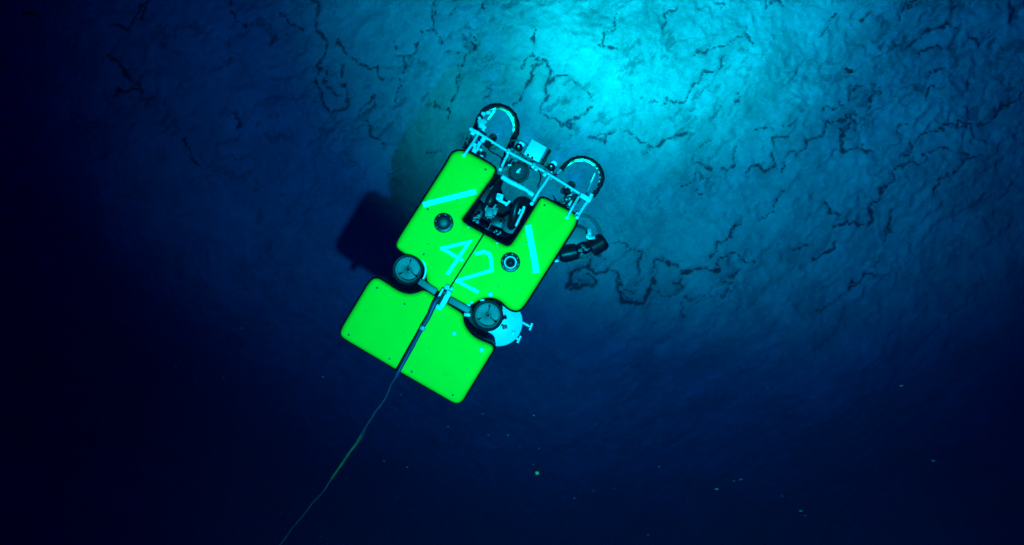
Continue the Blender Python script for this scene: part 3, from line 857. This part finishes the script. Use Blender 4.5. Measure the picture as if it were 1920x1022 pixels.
tube(bm, catmull([L(1050,376,-0.13), L(1056,386,-0.12), L(1064,382,-0.13), L(1060,374,-0.15)], 5), 0.014, 10)
link("pump_hose", bm, 'olive', cp)
bm = bmesh.new()
tube(bm, catmull([L(958,264,-0.12), L(972,263,-0.10), L(984,268,-0.1), L(992,274,-0.1)], 5), 0.004, 8)
tube(bm, catmull([L(976,300,-0.10), L(990,305,-0.1), L(1000,308,-0.1)], 5), 0.008, 8)
tube(bm, catmull([L(1006,303,-0.10), L(1018,299,-0.09), L(1026,305,-0.1), L(1020,320,-0.1)], 5), 0.005, 8)
tube(bm, catmull([L(966,290,-0.10), L(960,296,-0.12), L(955,308,-0.12), L(950,326,-0.14)], 5), 0.008, 8)
link_each("lamp_cable", bm, 'olive', rov)
bm = bmesh.new()
for (x, y, a) in [(962,294,.03),(967,301,.022),(975,288,.03),(981,297,.03),(990,302,.03),(960,280,.022),(948,317,.024),(1029,320,.026)]: box(bm, L(x, y, -0.10), (a, a*0.8, 0.03), 0.3, 0.005)
link_each("rail_fitting", bm, 'dull', rov)

# clamps, plugs and wires crowding the front rail; white bits stand in for glints
rr = random.Random(12)
bw = bmesh.new(); bb = bmesh.new()
for (x0, y0, n, sx, sy) in [(968,284,12,12,12),(1028,320,9,10,8),(893,280,10,9,12),(1066,378,9,14,11),(950,306,5,6,10),(1000,312,6,14,4)]:
    for k in range(n):
        x = x0 + rr.uniform(-sx, sx); y = y0 + rr.uniform(-sy, sy); q = rr.uniform(0.008, 0.017)
        box(bw if rr.random() < 0.42 else bb, L(x, y, rr.uniform(-0.13, -0.07)), (q*rr.uniform(1, 2.2), q, 0.02), rr.uniform(-1, 1), 0.002)
link_each("rail_plug_and_glint", bw, 'white', rov); link_each("rail_plug_and_glint", bb, 'black', rov)
for pts in [[(905,262),(918,282),(932,290),(946,300)],[(880,268),(893,258),(902,270),(897,288)],[(1035,318),(1046,338),(1058,346),(1070,362)],[(985,300),(1004,314),(1014,330),(1008,352)],[(960,270),(966,290),(958,302),(946,312)],[(1072,372),(1060,384),(1046,380),(1036,366)],[(975,285),(990,300),(1012,306),(1030,318)]]:
    bm = bmesh.new(); tube(bm, catmull([L(*p, -0.09) for p in pts], 6), 0.0042, 8); link("wire", bm, 'black', rov)

# lateral thruster poking out low on the starboard side
ZS = -0.50
bm = bmesh.new()
c = L(1083, 445, ZS); R = 46*PX
tube(bm, [c + Vector((R*math.cos(a), R*math.sin(a), 0)) for a in np.linspace(0, 2*math.pi, 40, endpoint=False)], 0.012, 8, closed=True)
st = link("side_thruster", bm, mat('clear_grey_guard', (0.10, 0.12, 0.12), 0.4, var=0.3), rov)
bm = bmesh.new()
tube(bm, [L(1048,479,ZS), L(1052,478,ZS), L(1060,476,ZS), L(1080,472,ZS), L(1084,471,ZS)], [0.034, 0.052, 0.057, 0.055, 0.036], 20); tube(bm, [L(1106,467,ZS), L(1109,465,ZS), L(1130,453,ZS), L(1135,450,ZS)], [0.046, 0.062, 0.060, 0.044], 20)
tube(bm, catmull([L(1083,472,ZS), L(1090,466,ZS+.02), L(1098,470,ZS), L(1108,463,ZS)], 5), 0.024, 12); tube(bm, catmull([L(1080,464,ZS), L(1092,460,ZS+.03), L(1104,458,ZS)], 5), 0.016, 10)
link("thruster_motor", bm, 'dark', st)
bm = bmesh.new()
for (x, y, q) in [(1088,470,.018),(1094,464,.014),(1099,468,.016),(1091,476,.012)]: box(bm, L(x, y, ZS+0.04), (q*1.6, q, 0.03), 0.4, 0.003)
link_each("motor_connector", bm, 'dull', st)
bm = bmesh.new()
for (x, y, a, b) in [(1105,436,.026,.05),(1109,446,.05,.022),(1103,443,.03,.03),(1044,489,.03,.02)]: box(bm, L(x, y, ZS+0.07), (a, b, 0.02), 0.6, 0.005)
link_each("thruster_fin", bm, 'metal', st)
bm = bmesh.new()
lathe(bm, [(0, 0.02), (0.09, 0.0), (0.115, -0.03), (0.11, -0.06)], 30, L(1080, 452, ZS-0.02))
link("thruster_cowl", bm, mat('grey_cowl', (0.13, 0.14, 0.14), 0.5, var=0.35), st)

# white instrument drum low on the starboard quarter with two T bolts
ZW = -0.34
bm = bmesh.new(); R = 46*PX*1.04
lathe(bm, [(0, 0.0), (R*0.93, 0.0), (R*0.985, -0.006), (R, -0.02), (R, -0.10), (R*0.96, -0.11), (0, -0.11)], 56, L(934.5, 604, ZW))
wd = link("white_drum", bm, 'white', rov)
bm = bmesh.new(); box(bm, L(962, 625, ZW+0.004), (0.024, 0.03, 0.012), 0.3, 0.003); link("drum_latch", bm, 'metal', wd)
for (p, q, t1, t2) in [((976,603),(993,612),(998,606),(993,619)), ((957,629),(972,636.5),(976.5,630),(970,643))]:
    bm = bmesh.new()
    tube(bm, [L(*p, ZW-0.02), L(*q, ZW-0.02)], 0.0085, 10); tube(bm, [L(*t1, ZW-0.02), L(*t2, ZW-0.02)], 0.0085, 10)
    link("t_bolt", bm, 'white', wd)

# lower chassis and skids, mostly hidden under the floats
bm = bmesh.new()
for sgn in (-1, 1):
    x = 0.36*sgn
    tube(bm, catmull([(x, -0.75, -0.78), (x, -0.6, -0.84), (x, 0.3, -0.84), (x, 0.5, -0.80)], 5), 0.022, 10)
    for y in (-0.55, -0.1, 0.25): tube(bm, [(x, y, -0.84), (x*0.95, y, FT-0.01)], 0.016, 10)
link_each("skid", bm, 'dull', rov)
bm = bmesh.new()
for x in (-0.16, 0.16):
    lathe(bm, [(0, -0.42), (0.07, -0.41), (0.085, -0.38), (0.085, 0.38), (0.07, 0.41), (0, 0.42)], 24, (x, -0.18, -0.54), axis=(0, 1, 0))
link_each("electronics_bottle", bm, 'dull', rov)

# ------------------------------------------------------------------ tether up towards the camera sled
tp = [(836,552,0.03),(826,560,0.05),(817,566,0.06),(810,580,0.065),(804,594,0.07),(793,613,0.08),(776,645,0.10),(759,676,0.12),(747,698,0.13),(742,708,0.14),(733,722,0.17),(725,742,0.2),(715,758,0.24),(703,773,0.28),(697,784,0.3),(686,800,0.36),(677,816,0.4),(667,833,0.46),(655,849,0.5),(643,867,0.56),(633,881,0.6),(622,897,0.66),(608,919,0.72),(598,931,0.8),(585,944,0.86),(573,961,0.92),(562,974,1.0),(548,990,1.1),(537,1006,1.2),(524,1023,1.3),(490,1070,1.6),(420,1160,2.4)]
path = [P(*p) for p in tp]
teth = bpy.data.objects.new("tether_cable", None); C.objects.link(teth); teth.location = path[0]
thing(teth, "long thin cable running from the robot's back down to the lower left", "tether cable")
def seg(i0, i1, r, m, name, n=5, taper=None):
    pts = catmull([p - path[0] for p in path[i0:i1+1]], n)
    rs = [r*(1 + 0.18*math.sin(i*0.9)*math.sin(i*0.37+1)) for i in range(len(pts))]
    if taper: rs = [r*(taper[0]+(taper[1]-taper[0])*i/(len(pts)-1)) for i in range(len(pts))]
    bm = bmesh.new(); tube(bm, pts, rs, 10)
    return link(name, bm, m, teth)
seg(1, 6, 0.018, 'boot', "strain_relief", taper=(1.0, 0.62)); 
bm = bmesh.new(); q = [p - path[0] + Vector((0.004, 0, 0.0)) for p in path[5:7]]
tube(bm, [q[0], q[0]*0.8+q[1]*0.2], 0.0175, 12); link("boot_band", bm, 'metal', teth)
seg(6, 9, 0.0128, 'boot', "cable_lower_end", taper=(1.0, 0.75))
seg(9, 16, 0.0048, 'cable', "cable_run")
seg(16, 21, 0.0070, 'sleeve', "cable_sleeve")
seg(21, 31, 0.0040, 'cable', "cable_run")
bm = bmesh.new()
tube(bm, catmull([p - path[0] + Vector((0.012*math.sin(i*1.3), -0.004, 0)) for i, p in enumerate(path[15:19])], 5), 0.0025, 6)
link("frayed_strand", bm, 'cable', teth)

# ------------------------------------------------------------------ drifting specks
def speck(px, py, z, r, stretch=1.0, rot=0.0, m='fleck'):
    bm = bmesh.new()
    bmesh.ops.create_icosphere(bm, subdivisions=2, radius=r)
    for v in bm.verts: v.co *= 0.75 + 0.5*random.random()
    for v in bm.verts: v.co.x *= stretch
    o = link("drifting_fleck", bm, m, None)
    o.location = P(px, py, z); o.rotation_euler = (random.random()*0.3, 0, rot)
    return o
M['fleck'] = mat('pale_organic_fleck', (0.07, 0.045, 0.08), 0.9)
M['flake'] = mat('yellowish_flake', (0.16, 0.11, 0.06), 0.9, var=0.4, vscale=60)
M['specimen'] = mat('dark_olive_skin', (0.006, 0.005, 0.002), 0.8, var=0.3, vscale=60)
o = speck(1007, 887, 1.8, 0.0095, m='flake'); thing(o, "largest greenish fleck drifting below the robot's rear corner", "fleck")
bx_, by_ = bed_point(1592, 133)
o = speck(1592, 133, float(base_height(np.array([bx_]), np.array([by_]))[0]) + 0.03 - TOP, 0.024, 2.0, -0.5, 'specimen'); o.name = "sea_creature"; thing(o, "small dark olive creature over the pale silt at upper right", "creature")
SN = [(606,707,.5),(199,818,.4),(330,688,.35),(346,900,.35),(1001,779,.6),(1236,875,.75),(419,709,.3),(366,713,.3),(743,767,.3),(952,816,.45),(916,816,.35),(1113,920,.4),(1152,916,.2),(1344,917,.6,2.6),(1389,899,.45,3),(1376,902,.3,3),(1466,930,.35,3),(1502,958,.5,3),(1510,967,.3,3),(1215,1003,.45),(1750,864,.4,3),(1690,723,.45,3),(1440,727,.4,2),(975,837,.3),(999,932,.25),(745,931,.35),(601,1006,.35),(527,962,.25),(720,865,.3),(764,876,.25),(990,960,.35),(1011,841,.3),(1000,872,.25),(240,606,.3),(453,615,.3),(1077,934,.35),(1086,1010,.35),(905,776,.35,2.5),(840,800,.3),(1289,940,.25),(752,740,.3)]
for s in SN:
    o = speck(s[0], s[1], random.uniform(0.2, 1.8), 0.0034*(0.5+s[2]), s[3] if len(s) > 3 else random.uniform(1, 1.7), random.uniform(-0.2, 0.2))
    thing(o, "tiny pale speck of drifting marine snow in the dark water", "fleck", "marine snow specks drifting in the dark water")

# ------------------------------------------------------------------ the sea water itself: dims light with distance, red and green first
bm = bmesh.new()
bmesh.ops.create_cube(bm, size=1)
bmesh.ops.scale(bm, vec=(150, 150, 62), verts=bm.verts[:]); bmesh.ops.translate(bm, vec=(0, 0, 14.0-31), verts=bm.verts[:])
wm = bpy.data.materials.new("sea_water"); wm.use_nodes = True
nt = wm.node_tree; nt.nodes.remove(nt.nodes["Principled BSDF"])
pv = nt.nodes.new("ShaderNodeVolumePrincipled")
pv.inputs["Color"].default_value = (0.0, 0.0006, 0.008, 1)
pv.inputs["Density"].default_value = 0.17
pv.inputs["Absorption Color"].default_value = (0.0, 0.0, 0.78, 1)
pv.inputs["Anisotropy"].default_value = 0.0
nt.links.new(pv.outputs[0], nt.nodes["Material Output"].inputs["Volume"])
hz = link("haze", bm, wm, None, smooth=False)
hz['kind'] = 'stuff'
